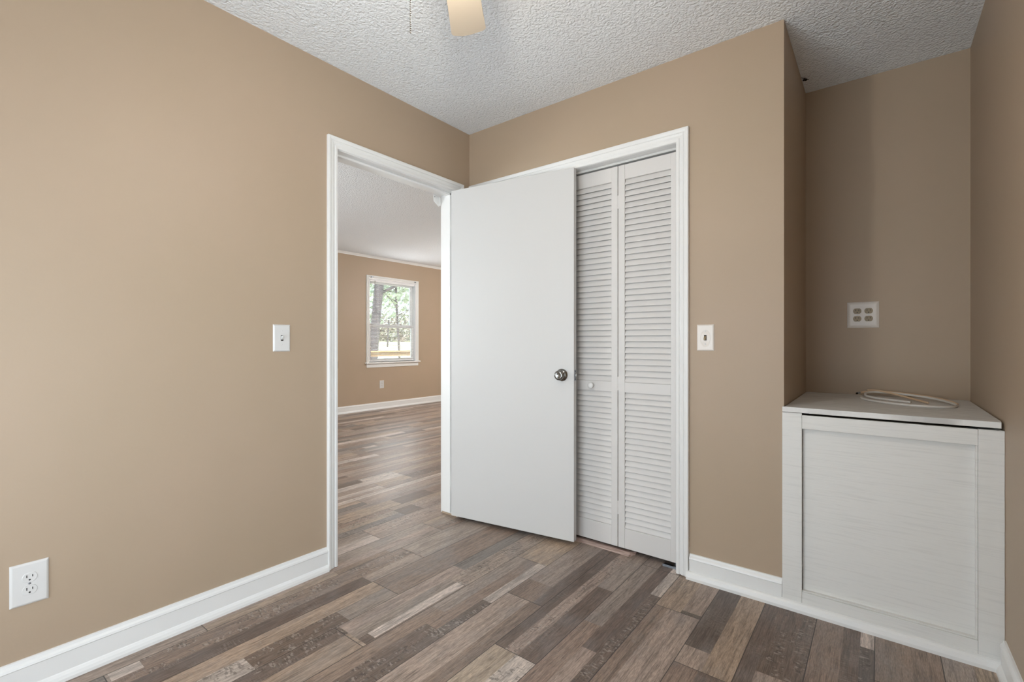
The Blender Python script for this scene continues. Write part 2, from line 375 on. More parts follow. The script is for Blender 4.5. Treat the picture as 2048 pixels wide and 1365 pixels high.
bm = NB(); prism(bm, BB, LS, LN, lambda p, q, s: Vector((FX+p, s, q))); struct('baseboard_far', bm, M_white)
bm = NB(); prism(bm, BB, FX, LX, lambda p, q, s: Vector((s, LN-p, q))); struct('baseboard_living_north', bm, M_white)
bm = NB(); prism(bm, BB, OB+.054, LN, lambda p, q, s: Vector((LX-p, s, q))); struct('baseboard_living_east', bm, M_white)
bm = NB(); prism(bm, [(0, 0), (.006, 0), (.010, .012), (.022, .026), (.028, .030), (.028, .036), (0, .036)], LS, LN, lambda p, q, s: Vector((FX+p, s, HL-.036+q)))
struct('trim_7', bm, M_white)
bm = NB(); prism(bm, [(0, 0), (.006, 0), (.010, .012), (.022, .026), (.028, .030), (.028, .036), (0, .036)], FX, LX, lambda p, q, s: Vector((s, LN-p, HL-.036+q)))
struct('trim_8', bm, M_white)

# assumed windows, all out of view, put in to carry the fill light
def plain_window(name, x0, x1, y, z0, z1):
    r = empty(name, ((x0+x1)/2, y, z0)); r['kind'] = 'structure'
    def P(bm, a, b, c, d, e, f): box(bm, a-(x0+x1)/2, b-(x0+x1)/2, c-y, d-y, e-z0, f-z0)
    bm = NB()
    P(bm, x0, x0+.05, y-.10, y-.04, z0, z1); P(bm, x1-.05, x1, y-.10, y-.04, z0, z1); P(bm, x0, x1, y-.10, y-.04, z0, z0+.05); P(bm, x0, x1, y-.10, y-.04, z1-.05, z1)
    P(bm, x0, x1, y-.09, y-.05, (z0+z1)/2-.02, (z0+z1)/2+.02)
    build('window_frame', bm, M_vinyl, r)
    bm = NB(); P(bm, x0-.06, x1+.06, y-.10, y+.03, z0-.02, z0); build('window_sill', bm, M_white, r, bevel=.003)
    bm = NB(); P(bm, x0+.05, x1-.05, y-.074, y-.070, z0+.05, z1-.05); build('window_pane', bm, M_glass, r)
def glass():
    m = bpy.data.materials.new('window_glass'); m.use_nodes = True; N = m.node_tree.nodes; L = m.node_tree.links
    for n in list(N):
        if n.type != 'OUTPUT_MATERIAL': N.remove(n)
    out = [n for n in N if n.type == 'OUTPUT_MATERIAL'][0]
    t = N.new('ShaderNodeBsdfTransparent'); t.inputs[0].default_value = (.93, .95, .95, 1)
    g = N.new('ShaderNodeBsdfGlossy'); g.inputs['Roughness'].default_value = .02
    f = N.new('ShaderNodeFresnel'); f.inputs[0].default_value = 1.45
    x = N.new('ShaderNodeMixShader'); L.new(f.outputs[0], x.inputs[0]); L.new(t.outputs[0], x.inputs[1]); L.new(g.outputs[0], x.inputs[2]); L.new(x.outputs[0], out.inputs[0])
    return m
M_glass = glass()
plain_window('assumed_window_2', WX0, WX1, YF, WZ0, WZ1)
plain_window('added_window_4', -(RY1-RY0)/2, (RY1-RY0)/2, 0, WZ0R, WZ1R)
_w = [o for o in COL.objects if o.name == 'added_window_4'][0]; _w.location = (RX, (RY0+RY1)/2, WZ0R); _w.rotation_euler = (0, 0, rad(90))
plain_window('added_window_3', SX0, SX1, LS, SZ0, SZ1)

# ------------------------------------------------------------------ far window (double hung) in the living room
fw = empty('window_1', (FX, (FWY0+FWY1)/2, FWZ0)); fw['kind'] = 'structure'
CY = (FWY0+FWY1)/2
def Q(bm, a, b, y0, y1, z0, z1): box(bm, a, b, y0-CY, y1-CY, z0-FWZ0, z1-FWZ0)
R = []; bm = NB(); k = 1.0
for (yy, zz) in ((0, 0),): pass
R = [[Vector((t, FWY0-CY-d, 0)) for d, t in CAS], [Vector((t, FWY0-CY-d, FWZ1-FWZ0+d)) for d, t in CAS], [Vector((t, FWY1-CY+d, FWZ1-FWZ0+d)) for d, t in CAS], [Vector((t, FWY1-CY+d, 0)) for d, t in CAS]]
rings(bm, R); build('window_casing', bm, M_white, fw)
bm = NB(); Q(bm, -.06, .045, FWY0-.075, FWY1+.075, FWZ0-.022, FWZ0); build('window_sill', bm, M_white, fw, bevel=.004)
bm = NB(); Q(bm, 0, .012, FWY0-.05, FWY1+.05, FWZ0-.085, FWZ0-.0225); build('apron', bm, M_white, fw, bevel=.002)
bm = NB(); Q(bm, -T, 0, FWY0, FWY0+.012, FWZ0, FWZ1); Q(bm, -T, 0, FWY1-.012, FWY1, FWZ0, FWZ1); Q(bm, -T, 0, FWY0, FWY1, FWZ1-.012, FWZ1); build('window_frame', bm, M_vinyl, fw)
ZM = 1.375
def sash(x0, x1, z0, z1, nm):
    bm = NB(); a, b = FWY0+.013, FWY1-.013
    Q(bm, x0, x1, a, a+.05, z0, z1); Q(bm, x0, x1, b-.05, b, z0, z1); Q(bm, x0, x1, a+.05, b-.05, z0, z0+.05); Q(bm, x0, x1, a+.05, b-.05, z1-.05, z1)
    s = build('sash', bm, M_vinyl, fw, bevel=.003)
    bm = NB(); xm = (x0+x1)/2; Q(bm, xm-.002, xm+.002, a+.05, b-.05, z0+.05, z1-.05); build('window_pane', bm, M_glass, s)
    return s
sash(-.072, -.042, FWZ0+.001, ZM+.025, 'lower'); sash(-.110, -.078, ZM-.025, FWZ1-.013, 'upper')
# mini blind hanging inside the frame
bl = tag(empty('window_blind', (FX-.020, CY, FWZ1-.013)), 'white mini blind with open slats hanging in the living room window', 'blind')
bm = NB(); box(bm, -.013, .013, -.465, .465, -.028, 0); build('headrail', bm, M_blind, bl, bevel=.002)
bm = NB(); z = -.04
while z > -(FWZ1-.013-FWZ0) + .035:
    M_ = Matrix.Translation((0, 0, z)) @ Matrix.Rotation(rad(14), 4, 'Y'); box(bm, -.0115, .0115, -.455, .455, -.0004, .0004, M_); z -= .0215
build('slats', bm, M_blind, bl)
bm = NB(); zb = -(FWZ1-.013-FWZ0) + .016; box(bm, -.010, .010, -.46, .46, zb-.006, zb+.006); build('bottom_rail', bm, M_blind, bl, bevel=.002)
for yy in (-.3, .3):
    bm = NB(); tube(bm, [(.0125, yy, -.028), (.0125, yy, zb)], .0009, 5); tube(bm, [(-.0125, yy, -.028), (-.0125, yy, zb)], .0009, 5); build('ladder_cord', bm, M_blind, bl)
bm = NB(); tube(bm, [(.018, -.37, -.01), (.019, -.37, -.56)], .0038, 6); build('tilt_wand', bm, mat('clear_wand', (150, 150, 150), .2), bl)
bm = NB(); tube(bm, [(.016, .40, -.02), (.017, .41, -.35), (.016, .40, -.62)], .0016, 5); build('pull_cord', bm, M_blind, bl)
# wall-side blind mounting brackets at the casing corners
for yy in (-.445, .455):
    o = tag(empty('blind_bracket', (FX+.019, CY+yy, FWZ1+.028)), 'small grey metal bracket at the %s top corner of the living room window' % ('left' if yy < 0 else 'right'), 'bracket')
    bm = NB(); box(bm, -.0012, .012, -.014, .014, -.012, .012); build('bracket_body', bm, M_steel, o, bevel=.002)
    bm = NB(); lathe(bm, [(0, .012), (.004, .012), (.003, .0145), (0, .015)], Matrix.Rotation(rad(90), 4, 'Y')); build('screw', bm, M_steel, o, smooth=True)

# ------------------------------------------------------------------ open flat slab door
HP = Vector((.003, -.166)); FP = Vector((.805, -.045)); dvec = (FP - HP); DW = dvec.length; ang = math.atan2(dvec.y, dvec.x)
dr = empty('door_1', (HP.x, HP.y, 0), ang); dr['kind'] = 'structure'
dr['label'] = 'open white flat slab door with a chrome knob'
bm = NB(); box(bm, 0, DW, 0, .035, .024, 2.034); build('door_slab', bm, M_door, dr, bevel=.0015)
def knob(parent, x, z, face, sgn, mat_=M_chrome):
    M_ = Matrix.Translation((x, face, z)) @ Matrix.Rotation(rad(90*sgn), 4, 'X')
    bm = NB(); lathe(bm, [(0, 0), (.033, 0), (.034, .002), (.032, .005), (.024, .010), (.018, .013), (0, .013)], M_, 36); r_ = build('rosette', bm, mat_, parent, smooth=True, auto=40)
    bm = NB(); lathe(bm, [(0, .012), (.012, .012), (.011, .022), (.014, .027), (.022, .031), (.0265, .037), (.0265, .043), (.023, .048), (.017, .050), (.010, .0475), (.006, .0465), (0, .046)], M_, 36)
    return build('door_knob', bm, mat_, parent, smooth=True, auto=45)
KX = DW - .070; KZ = .918
knob(dr, KX, KZ, 0, 1); knob(dr, KX, KZ, .035, -1)
bm = NB(); box(bm, DW-.0005, DW+.0012, .006, .029, KZ-.029, KZ+.029); lp = build('latch_plate', bm, M_steel, dr, bevel=.0005)
bm = NB(); box(bm, DW+.001, DW+.011, .010, .024, KZ-.009, KZ+.009); build('latch_bolt', bm, M_chrome, lp, bevel=.003)
for dz in (-.021, .021):
    bm = NB(); lathe(bm, [(0, 0), (.0038, 0), (.003, .0012), (0, .0012)], Matrix.Translation((DW+.0012, .0175, KZ+dz)) @ Matrix.Rotation(rad(90), 4, 'Y'), 12); build('screw', bm, M_slot, lp)
for hz in (.22, 1.03, 1.80):
    bm = NB(); lathe(bm, [(0, -.045), (.006, -.045), (.006, .045), (0, .045)], Matrix.Translation((-.004, .040, hz)), 12)
    box(bm, -.0015, .0, .006, .037, hz-.044, hz+.044); build('hinge', bm, M_white, dr)
# strike plate on the left jamb
o = struct('trim_9', (lambda b: (box(b, -.036, -.006, OA+.0038, OA+.0058, .955, 1.015), box(b, -.006, .001, OA+.0038, OA+.0062, .968, 1.002), b)[-1])(NB()), M_brass)
# small painted bracket at the top of the hinge jamb
o = tag(empty('doorway_bracket', (LX-.001, OB-.006, 1.995)), 'small white painted bracket at the top of the doorway hinge jamb', 'bracket')
bm = NB(); pr_ = [(0.0, -.028), (-.004, .040), (-.052, .046), (-.047, .0)]
rings(bm, [[Vector((xx, py_, pz_)) for py_, pz_ in pr_] for xx in (-.0175, -.0145)]); box(bm, -.0175, .0, -.004, .0, -.02, .036)
build('bracket_plate', bm, M_white, o, bevel=.001)
bm = NB(); lathe(bm, [(0, 0), (.0035, 0), (.0028, .0015), (0, .0015)], Matrix.Translation((-.0145, -.040, .032)) @ Matrix.Rotation(rad(90), 4, 'Y'), 10); build('screw', bm, M_steel, o)

# ------------------------------------------------------------------ louvered bifold closet doors
LW = .3155; LY = .045; LTH = .028; ZB, ZT = .026, 2.018
def leaf(parent, x0, with_knob):
    x1 = x0 + LW - .0035; xc = parent.location.x; yc = parent.location.y
    def B(bm, a, b, y0, y1, z0, z1): box(bm, a-xc, b-xc, y0-yc, y1-yc, z0, z1)
    s = .036
    bm = NB()
    B(bm, x0, x0+s, LY, LY+LTH, ZB, ZT); B(bm, x1-s, x1, LY, LY+LTH, ZB, ZT)
    for a, b in ((ZB, .130), (.835, .888), (1.942, ZT)): B(bm, x0+s, x1-s, LY+.001, LY+LTH-.001, a, b)
    f = build('leaf', bm, M_louv, parent, bevel=.0012)
    for a, b in ((.130, .835), (.888, 1.942)):
        n = round((b - a) / .0300); p = (b - a) / n; bm = NB()
        for i in range(n):
            zt = b - i * p
            pr2 = [(LY+.0150, zt+.002), (LY+.0022, zt-p+.0034), (LY+.0026, zt-p+.0012), (LY+.0052, zt-p+.0004), (LY+.0215, zt-.003)]
            pr2 = [(y, min(max(z_, a+.0002), b-.0002)) for y, z_ in pr2]
            rings(bm, [[Vector((xx-xc, y-yc, z_)) for y, z_ in pr2] for xx in (x0+s+.0001, x1-s-.0001)])
        build('louver_slats', bm, M_louv, f)
    if with_knob:
        M_ = Matrix.Translation((x0+LW/2-xc+.004, LY+.001-yc, .863)) @ Matrix.Rotation(rad(90), 4, 'X')
        bm = NB(); lathe(bm, [(0, 0), (.012, 0), (.0095, .006), (.010, .010), (.0155, .014), (.0165, .019), (.014, .023), (.008, .0255), (0, .026)], M_, 24); build('closet_knob', bm, M_white, f, smooth=True)
    return f
for i, (nm, lab) in enumerate((('door_2', 'right white louvered bifold closet door with a small round knob'), ('door_3', 'left white louvered bifold closet door behind the open slab door'))):
    xa = CB - .006 - 2*LW if i == 0 else CA + .006
    r = empty(nm, (xa, LY, 0)); r['kind'] = 'structure'; r['label'] = lab
    leaf(r, xa, i == 0); leaf(r, xa+LW, i == 1)
    for hz in (.23, .88, 1.83):
        bm = NB(); lathe(bm, [(0, -.035), (.0035, -.035), (.0035, .035), (0, .035)], Matrix.Translation((LW-.00175, .004, hz)), 8); box(bm, LW-.018, LW+.016, LTH, LTH+.0015, hz-.032, hz+.032); build('hinge', bm, M_louv, r)
bm = NB(); box(bm, CA+.005, CB-.005, LY-.004, LY+LTH+.006, 2.026, CT-.0045); struct('trim_10', bm, mat('grey_white_track', (205, 205, 203), .4), bevel=.001)
# closet interior floor pivot bracket
o = tag(empty('pivot_bracket', (CB-.045, LY+.006, 0)), 'small steel floor pivot bracket under the closet door beside the right jamb', 'bracket')
bm = NB(); box(bm, -.038, .038, -.018, .018, .0, .0022); box(bm, -.038, .038, -.018, -.016, .0022, .010); build('bracket_plate', bm, M_steel, o, bevel=.0006)
bm = NB(); lathe(bm, [(0, .002), (.009, .002), (.009, .006), (.004, .008), (.004, .026), (0, .026)], Matrix.Translation((.018, .008, 0)), 14); build('pivot_pin', bm, M_steel, o)
# loose wood transition strip on the floor under the bifold
bm = NB(); rings(bm, [[Vector((x, y, z)) for y, z in ((.0+dy, 0), (.004+dy, .006), (.020+dy, .0125), (.042+dy2, .0125), (.056+dy2, .004), (.060+dy2, 0))] for x, dy, dy2 in ((.20, .028, .028), (.70, .026, .026), (1.085, .024, .024), (1.105, .060, .034))])
tag(build('threshold_strip', bm, M_strip), 'loose pinkish wood transition strip lying on the floor under the louvered closet door', 'transition strip')
# closet shelf so the dark interior has depth
bm = NB(); box(bm, .002, 1.658, .44, .738, 1.70, 1.718); struct('trim_11', bm, M_white)

# ------------------------------------------------------------------ boxed-in cabinet in the recess
cb = tag(empty('cabinet', (1.779, 0, 0)), 'white painted plywood boxed-in cabinet filling the recess', 'cabinet')
CXL, CXR = 1.7845, 2.419; CX0 = 1.779; FY = -.012
def K(bm, a, b, y0, y1, z0, z1): box(bm, a-CX0, b-CX0, y0, y1, z0, z1)
ZTOP = .829; XR = RX-.0006
bm = NB(); K(bm, 1.778, 1.848, FY, -.0008, .036, .806); build('stile', bm, M_cab, cb, bevel=.0012)
bm = NB(); K(bm, 2.361, XR, FY, .006, .036, .800); build('stile', bm, M_cab, cb, bevel=.0012)
bm = NB(); K(bm, 1.8485, 2.3605, FY, .006, .744, .799); build('top_rail', bm, M_cab, cb, bevel=.0012)
bm = NB(); K(bm, 1.8485, 2.3605, FY, .006, .036, .082); build('bottom_rail', bm, M_cab, cb, bevel=.0012)
bm = NB(); K(bm, 1.8485, 2.3605, .009, .015, .0, .790); build('front_panel', bm, M_cab, cb)
bm = NB(); K(bm, 1.8485, 2.3605, FY+.004, .009, .0825, .087); K(bm, 2.355, 2.3605, FY+.004, .009, .087, .744); build('panel_bead', bm, M_cab, cb, bevel=.001)
bm = NB(); K(bm, 1.786, 1.800, .008, RY-.004, 0, .80); build('side_panel', bm, M_cab, cb)
bm = NB(); K(bm, 2.405, 2.420, .008, RY-.004, 0, .80); build('side_panel', bm, M_cab, cb)
bm = NB(); rings(bm, [[Vector((x-CX0, y, z)) for x, y in ((1.779, FY-.004), (2.416, FY-.004), (2.4195, .02), (2.421, RY-.0045), (1.7868, RY-.0045), (1.7868, -.0012), (1.779, -.0012))] for z in (.808, ZTOP)])
build('cabinet_top', bm, M_cabtop, cb, bevel=.001)
# coil of cable on the cabinet top, drawn through the points where it lies
R_ = Vector((math.cos(YAW), math.sin(YAW), 0)); F_ = Vector((-math.sin(YAW), math.cos(YAW), 0))
cr = .0047; zt = ZTOP + cr
W = [(2.028, .580, zt), (2.038, .480, zt), (2.095, .385, zt), (2.170, .325, zt), (2.245, .305, zt), (2.312, .325, zt), (2.347, .40, zt+.001), (2.325, .50, zt+.006), (2.270, .58, zt+.012), (2.200, .635, zt+.016), (2.130, .665, zt+.018), (2.075, .655, zt+.019), (2.045, .600, zt+.016), (2.050, .520, zt+.010), (2.085, .455, zt+.009), (2.14, .395, zt+.0095), (2.20, .345, zt+.0095)]
cw = tag(empty('cable_coil', (2.19, .5, ZTOP)), 'loose coil of white and beige coaxial cable lying on the white cabinet top', 'cable')
off = Vector((2.19, .5, ZTOP))
bm = NB(); tube(bm, [p-off for p in smoothpath(W)], cr, 10); build('white_cable', bm, M_cable, cw, smooth=True)
W2 = [(2.018, .640, zt+.012), (2.035, .665, zt+.016), (2.075, .690, zt+.019), (2.135, .692, zt+.020), (2.205, .665, zt+.017), (2.275, .610, zt+.013), (2.330, .525, zt+.0085), (2.352, .44, zt+.004)]
bm = NB(); tube(bm, [p-off for p in smoothpath(W2)], cr, 10); build('beige_cable', bm, M_cable_b, cw, smooth=True)
W3 = [(2.052, .640, zt+.0275), (2.085, .668, zt+.026), (2.135, .640, zt+.020), (2.190, .580, zt+.010), (2.235, .515, zt+.003), (2.262, .455, zt)]
bm = NB(); tube(bm, [p-off for p in smoothpath(W3)], cr*.95, 10); build('beige_cable', bm, M_cable_b, cw, smooth=True)
bm = NB(); dirv = (Vector(W2[0])-Vector(W2[1])).normalized(); q0 = Vector(W2[0])-off
tube(bm, [q0-dirv*.004, q0+dirv*.012], .0055, 8); build('connector', bm, M_steel, cw)
bm = NB(); tube(bm, [q0+dirv*.012, q0+dirv*.017], .0050, 8); build('connector_tip', bm, M_slot, cw)

# ------------------------------------------------------------------ switches and outlets: local x right, y out of wall (-), z up
def plate(name, loc, rz, w_, h_, label, cat, mat_=M_plate, tilt=0, th=.006, e=.006):
    r = tag(empty(name, loc, rot=(0, rad(tilt), rz)), label, cat)
    bm = NB()
    rings(bm, [[Vector((sx*(w_/2-i), -d, sz*(h_/2-i))) for sx, sz in ((-1,-1),(1,-1),(1,1),(-1,1))] for i, d in ((0, .0), (0, .002), (e*.55, th*.8), (e, th))])
    build('cover_plate', bm, mat_, r, bevel=.0008)
    return r
def screw(par, x, z, y, m_=M_plate):
    bm = NB(); lathe(bm, [(0, 0), (.0033, 0), (.0028, .0010), (0, .0013)], Matrix.Translation((x, y, z)) @ Matrix.Rotation(rad(90), 4, 'X'), 12); build('screw', bm, m_, par)
def toggle(par, m_, up=True, dark=True, th=.006):
    bm = NB(); box(bm, -.0055, .0055, -th-.0006, -th+.001, -.0125, .0125); build('toggle_slot', bm, M_slot if dark else m_, par)
    s = 1 if up else -1
    bm = NB(); rings(bm, [[Vector((sx*a, y_, zc+sz*b)) for sx, sz in ((-1,-1),(1,-1),(1,1),(-1,1))] for a, b, y_, zc in ((.0048, .0085, -th+.001, 0), (.0043, .0065, -th-.007, s*.003), (.0038, .004, -th-.013, s*.0075))])
    build('toggle', bm, m_, par, bevel=.0008)
def receptacle(par, cx, cz, m_, th=.006):
    bm = NB(); P2 = []
    for i in range(28):
        a = 2*math.pi*i/28; x = .0172*math.cos(a); z = .0172*math.sin(a); z = max(-.0138, min(.0138, z)); P2.append((x, z))
    rings(bm, [[Vector((cx+x*k, -y, cz+z*k)) for x, z in P2] for k, y in ((1.0, th-.001), (1.0, th+.0008), (.95, th+.0015))])
    f = build('receptacle', bm, m_, par)
    y0 = th+.0016
    for sx, hh in ((-.0064, .0042), (.0064, .0034)):
        bm = NB(); box(bm, cx+sx-.0011, cx+sx+.0011, -y0-.0002, -y0+.001, cz+.004-hh, cz+.004+hh); build('slot', bm, M_slot, f)
    bm = NB(); lathe(bm, [(0, 0), (.0026, 0), (.0026, .0003), (0, .0003)], Matrix.Translation((cx, -y0+.0003, cz-.0075)) @ Matrix.Rotation(rad(90), 4, 'X'), 12); build('ground_hole', bm, M_slot, f)
E_ = rad(90)   # wall x=0 facing +x
s = plate('light_switch', (0.0, -1.218, 1.114), E_, .076, .119, 'white light switch on the left wall beside the doorway', 'light switch')
toggle(s, mat('grey_toggle', (205, 205, 202), .3)); screw(s, 0, .030, -.006); screw(s, 0, -.030, -.006)
s = plate('light_switch', (1.470, 0, 1.116), 0, .0755, .120, 'cream light switch with beige toggle on the wall right of the closet', 'light switch', M_plate2)
bm = NB(); rings(bm, [[Vector((.024*math.cos(a)*k, -y, -.004+.040*math.sin(a)*k)) for a in [2*math.pi*i/32 for i in range(32)]] for k, y in ((1.0, .0055), (.97, .0068), (.9, .0068), (.86, .0062))]); build('raised_oval', bm, M_plate2, s, smooth=True, auto=30)
toggle(s, M_ivory, False, th=.0066); screw(s, 0, .030, -.0066); screw(s, 0, -.030, -.0066)
s = plate('wall_outlet', (0.0, -2.006, .343), E_, .087, .130, 'oversized white duplex outlet low on the left wall', 'outlet')
receptacle(s, 0, .0195, M_plate); receptacle(s, 0, -.0195, M_plate); screw(s, 0, 0, -.006, M_steel)
s = plate('wall_outlet', (2.031, RY, 1.2345), 0, .130, .131, 'double outlet with four brown sockets on the recess wall above the cabinet', 'outlet', M_plate2, th=.008, e=.013)
for cx_ in (-.0232, .0232):
    for cz_ in (.0195, -.0195): receptacle(s, cx_, cz_, M_ivory, th=.008)
    screw(s, cx_, 0, -.008)
s = plate('wall_outlet', (FX, 2.605, .405), E_, .085, .13, 'small white outlet below the living room window', 'outlet')
receptacle(s, 0, .0195, M_plate); receptacle(s, 0, -.0195, M_plate)
# pendant added outside the doorway's view to brighten the living room
cl_ = tag(empty('added_fill_lamp', (-1.9, 3.95, HL)), 'round white glass pendant lamp added out of view to brighten the living room', 'fill lamp')
bm = NB(); lathe(bm, [(0, 0), (.06, 0), (.06, -.02), (.010, -.03), (.010, -.43), (0, -.43)], None, 32); build('lamp_base', bm, mat('lamp_base_metal', (210, 210, 208), .4), cl_, smooth=True, auto=40)
bm = NB(); lathe(bm, [(0, -.431), (.05, -.431), (.12, -.46), (.15, -.51), (.14, -.56), (.10, -.60), (.05, -.615), (0, -.618)], None, 32); build('lamp_shade', bm, mat('fill_lamp_glass', (250, 248, 244), .3, emit=((1, .98, .96), 160)), cl_, smooth=True)
# cobweb clump in the recess ceiling corner
bm = NB()
for i in range(9):
    a = random.uniform(0, 6.28); sphere(bm, Vector((1.800+.012*math.cos(a)*random.random(), .565+.022*math.sin(a)*random.random(), H-.006-.004*random.random())), random.uniform(.003, .006), 8, 6, (1, 1.6, .7))
tube(bm, smoothpath([(1.784, .545, H-.002), (1.795, .555, H-.006), (1.812, .59, H-.002)]), .0012, 5)
tag(build('cobweb_clump', bm, M_gap, smooth=True), 'small dark clump of cobweb on the popcorn ceiling in the recess', 'cobweb')

# ------------------------------------------------------------------ ceiling fan
FC = Vector((1.238, -1.402, H)); BZ = -.235; BR = .515
fan = tag(empty('ceiling_fan', FC), 'ceiling fan with cream blades and a beaded pull chain', 'ceiling fan')
bm = NB(); lathe(bm, [(0, 0), (.065, 0), (.065, -.012), (.045, -.045), (.02, -.06), (0, -.06)], None, 32); build('canopy', bm, M_fan, fan, smooth=True, auto=40)
bm = NB(); lathe(bm, [(0, -.055), (.013, -.055), (.013, -.12), (0, -.12)], None, 16); build('downrod', bm, M_fan, fan, smooth=True, auto=40)
bm = NB(); lathe(bm, [(0, -.11), (.05, -.115), (.105, -.14), (.115, -.17), (.115, -.20), (.10, -.222), (.06, -.23), (0, -.23)], None, 40); build('motor_housing', bm, M_fan, fan, smooth=True, auto=40)
bm = NB(); lathe(bm, [(0, -.23), (.052, -.232), (.055, -.27), (.048, -.30), (.03, -.31), (0, -.31)], None, 32); build('light_fitter', bm, M_fan, fan, smooth=True, auto=40)
A0 = math.atan2(.80, -.60) + rad(.6)
def blade_outline():
    pts = [(.165, -.047), (.25, -.052), (.40, -.058), (BR-.030, -.063)]
    for i in range(6):
        a = rad(-90 + 18*i); pts.append((BR-.030+.018*math.cos(a)*1.0, -.045+.018*math.sin(a)))
    pts += [(BR-.004, 0), (BR-.006, .025)]
    for i in range(6):
        a = rad(10 + 16*i); pts.append((BR-.032+.018*math.cos(a), .043+.018*math.sin(a)))
    pts += [(.40, .057), (.25, .052), (.165, .047)]
    return pts
for i in range(5):
    b0 = A0 + i*2*math.pi/5
    M_ = Matrix.Rotation(b0, 4, 'Z') @ Matrix.Translation((0, 0, BZ)) @ Matrix.Rotation(rad(-11), 4, 'X')
    bm = NB(); po = blade_outline(); rings(bm, [[M_ @ Vector((x, y, z)) for x, y in po] for z in (-.0028, .0028)]); bl_ = build('blade', bm, M_blade, fan, bevel=.0012)
    bm = NB(); rings(bm, [[M_ @ Vector((x, y, z)) for x, y in ((.09, -.012), (.15, -.014), (.185, -.036), (.225, -.030), (.235, 0), (.225, .030), (.185, .036), (.15, .014), (.09, .012))] for z in (.003, .007)]); build('blade_iron', bm, M_fan, bl_)
bm = NB(); lathe(bm, [(0, -.31), (.016, -.312), (.017, -.328), (0, -.33)], None, 20); build('socket', bm, M_fan, fan)
bm = NB(); lathe(bm, [(0, -.329), (.014, -.332), (.020, -.345), (.032, -.368), (.036, -.385), (.034, -.402), (.024, -.418), (.010, -.4255), (0, -.427)], None, 28); build('light_bulb', bm, M_bulb, fan, smooth=True)
cp = CAM + F_*1.20 + R_*(-.215*1.20); cz1 = CAM.z + .657*1.20; cl = cp - FC
bm = NB(); tube(bm, smoothpath([(cl.x*.42+0, cl.y*.42, -.285), (cl.x*.8, cl.y*.8, -.288), (cl.x, cl.y, -.30)], 4), .002, 6)
z = cz1 - H
while z < -.300:
    sphere(bm, Vector((cl.x, cl.y, z)), .0021, 8, 6); z += .0055
tube(bm, [(cl.x, cl.y, cz1-H), (cl.x, cl.y, -.300)], .0005, 5)
build('pull_chain', bm, mat('nickel_bead_chain', (120, 116, 110), .35, metal=1), fan, smooth=True)

# ------------------------------------------------------------------ outdoors, seen through the far window
M_grass = mat('dry_lawn', (205, 205, 165), .9, var=(.6, (160, 165, 115), ONE, .4, .6))
M_bark = mat('grey_bark', (74, 66, 70), .9, bump=[(12, .6, .03, (3, 3, .6), 4)])
M_leaf = mat('green_leaves', (122, 134, 116), .7, var=(2, (165, 172, 162), ONE, .4, .6))
M_leaf2 = mat('dark_green_leaves', (98, 112, 94), .7, var=(2, (140, 148, 136), ONE, .4, .6))
M_brush = mat('brown_brush', (120, 104, 98), .9, var=(.5, (150, 150, 140), ONE, .4, .6))
M_deck = mat('tan_deck_wood', (184, 150, 112), .7, bump=[(8, .3, .003, (20, 1, 20), 4)], var=(4, (150, 120, 92), (20, 1, 20), .4, .7))
def at(px, py, t): return CAM + F_*t + R_*((px-1024)/FPX*t) + Vector((0, 0, (686-py)/FPX*t))
bm = NB(); g0 = -.9
vv = [[bm.verts.new(at(px, 686, t) * 1 + Vector((0, 0, g0 - CAM.z + (0 if t < 45 else (t-45)*.055)))) for px in (-500, 200, 560, 760, 960, 1400)] for t in (7.6, 20, 45, 75, 150, 300)]
for a, b in zip(vv, vv[1:]):
    for i in range(5): bm.faces.new((a[i], a[i+1], b[i+1], b[i]))
o = build('ground_outside', bm, M_grass); o['kind'] = 'structure'; o.name = 'lawn'
def gz(t): return g0 + (0 if t < 45 else (t-45)*.055)
def tree(px, t, h, r, lean, cz, cr_, nleaf, leafm, lab, seed, ls=.22):
    random.seed(seed)
    base = at(px, 686, t); base.z = gz(t) - .02
    o = tag(empty('tree', base), lab, 'tree', 'trees outside the living room window')
    bm = NB(); lat = R_ * lean
    tube(bm, smoothpath([(0, 0, 0), tuple(lat*.3+Vector((0, 0, h*.33))), tuple(lat*.7+Vector((0, 0, h*.66))), tuple(lat+Vector((0, 0, h)))], 4), r, 10)
    for i in range(7):
        q = lat*(.5+.07*i)+Vector((0, 0, h*(.5+.07*i))); a = random.uniform(0, 6.28); ln = cr_*random.uniform(.5, .9)
        tube(bm, smoothpath([tuple(q), tuple(q+Vector((math.cos(a)*ln*.5, math.sin(a)*ln*.5, ln*.25))), tuple(q+Vector((math.cos(a)*ln, math.sin(a)*ln, ln*.4)))], 3), r*.3, 6)
    build('trunk', bm, M_bark, o, smooth=True)
    bm = NB()
    for i in range(nleaf):
        u = Vector((random.gauss(0, 1), random.gauss(0, 1), random.gauss(0, .75))).normalized() * cr_ * random.random()**.4
        c = lat + Vector((0, 0, cz)) + u; n = Vector((random.uniform(-1, 1), random.uniform(-1, 1), random.uniform(-1, 1))).normalized()
        a = n.orthogonal().normalized(); b = n.cross(a); s_ = ls*random.uniform(.6, 1.3)
        bm.faces.new([bm.verts.new(c + a*s_*p + b*s_*q*.6) for p, q in ((-1, 0), (-.3, -.6), (.6, -.5), (1, 0), (.4, .6), (-.4, .5))])
    build('foliage', bm, leafm, o)
tree(741, 17, 7.5, .17, .55, 7.2, 2.6, 650, M_leaf2, 'grey trunked tree leaning right close outside the living room window', 1)
tree(800, 30, 6.5, .07, -.3, 6.9, 2.5, 1300, M_leaf, 'light green leafy tree right of centre outside the living room window', 2)
tree(838, 42, 7, .09, .2, 6.6, 3.8, 900, M_leaf, 'pale green tree at the right edge beyond the lawn', 3, .28)
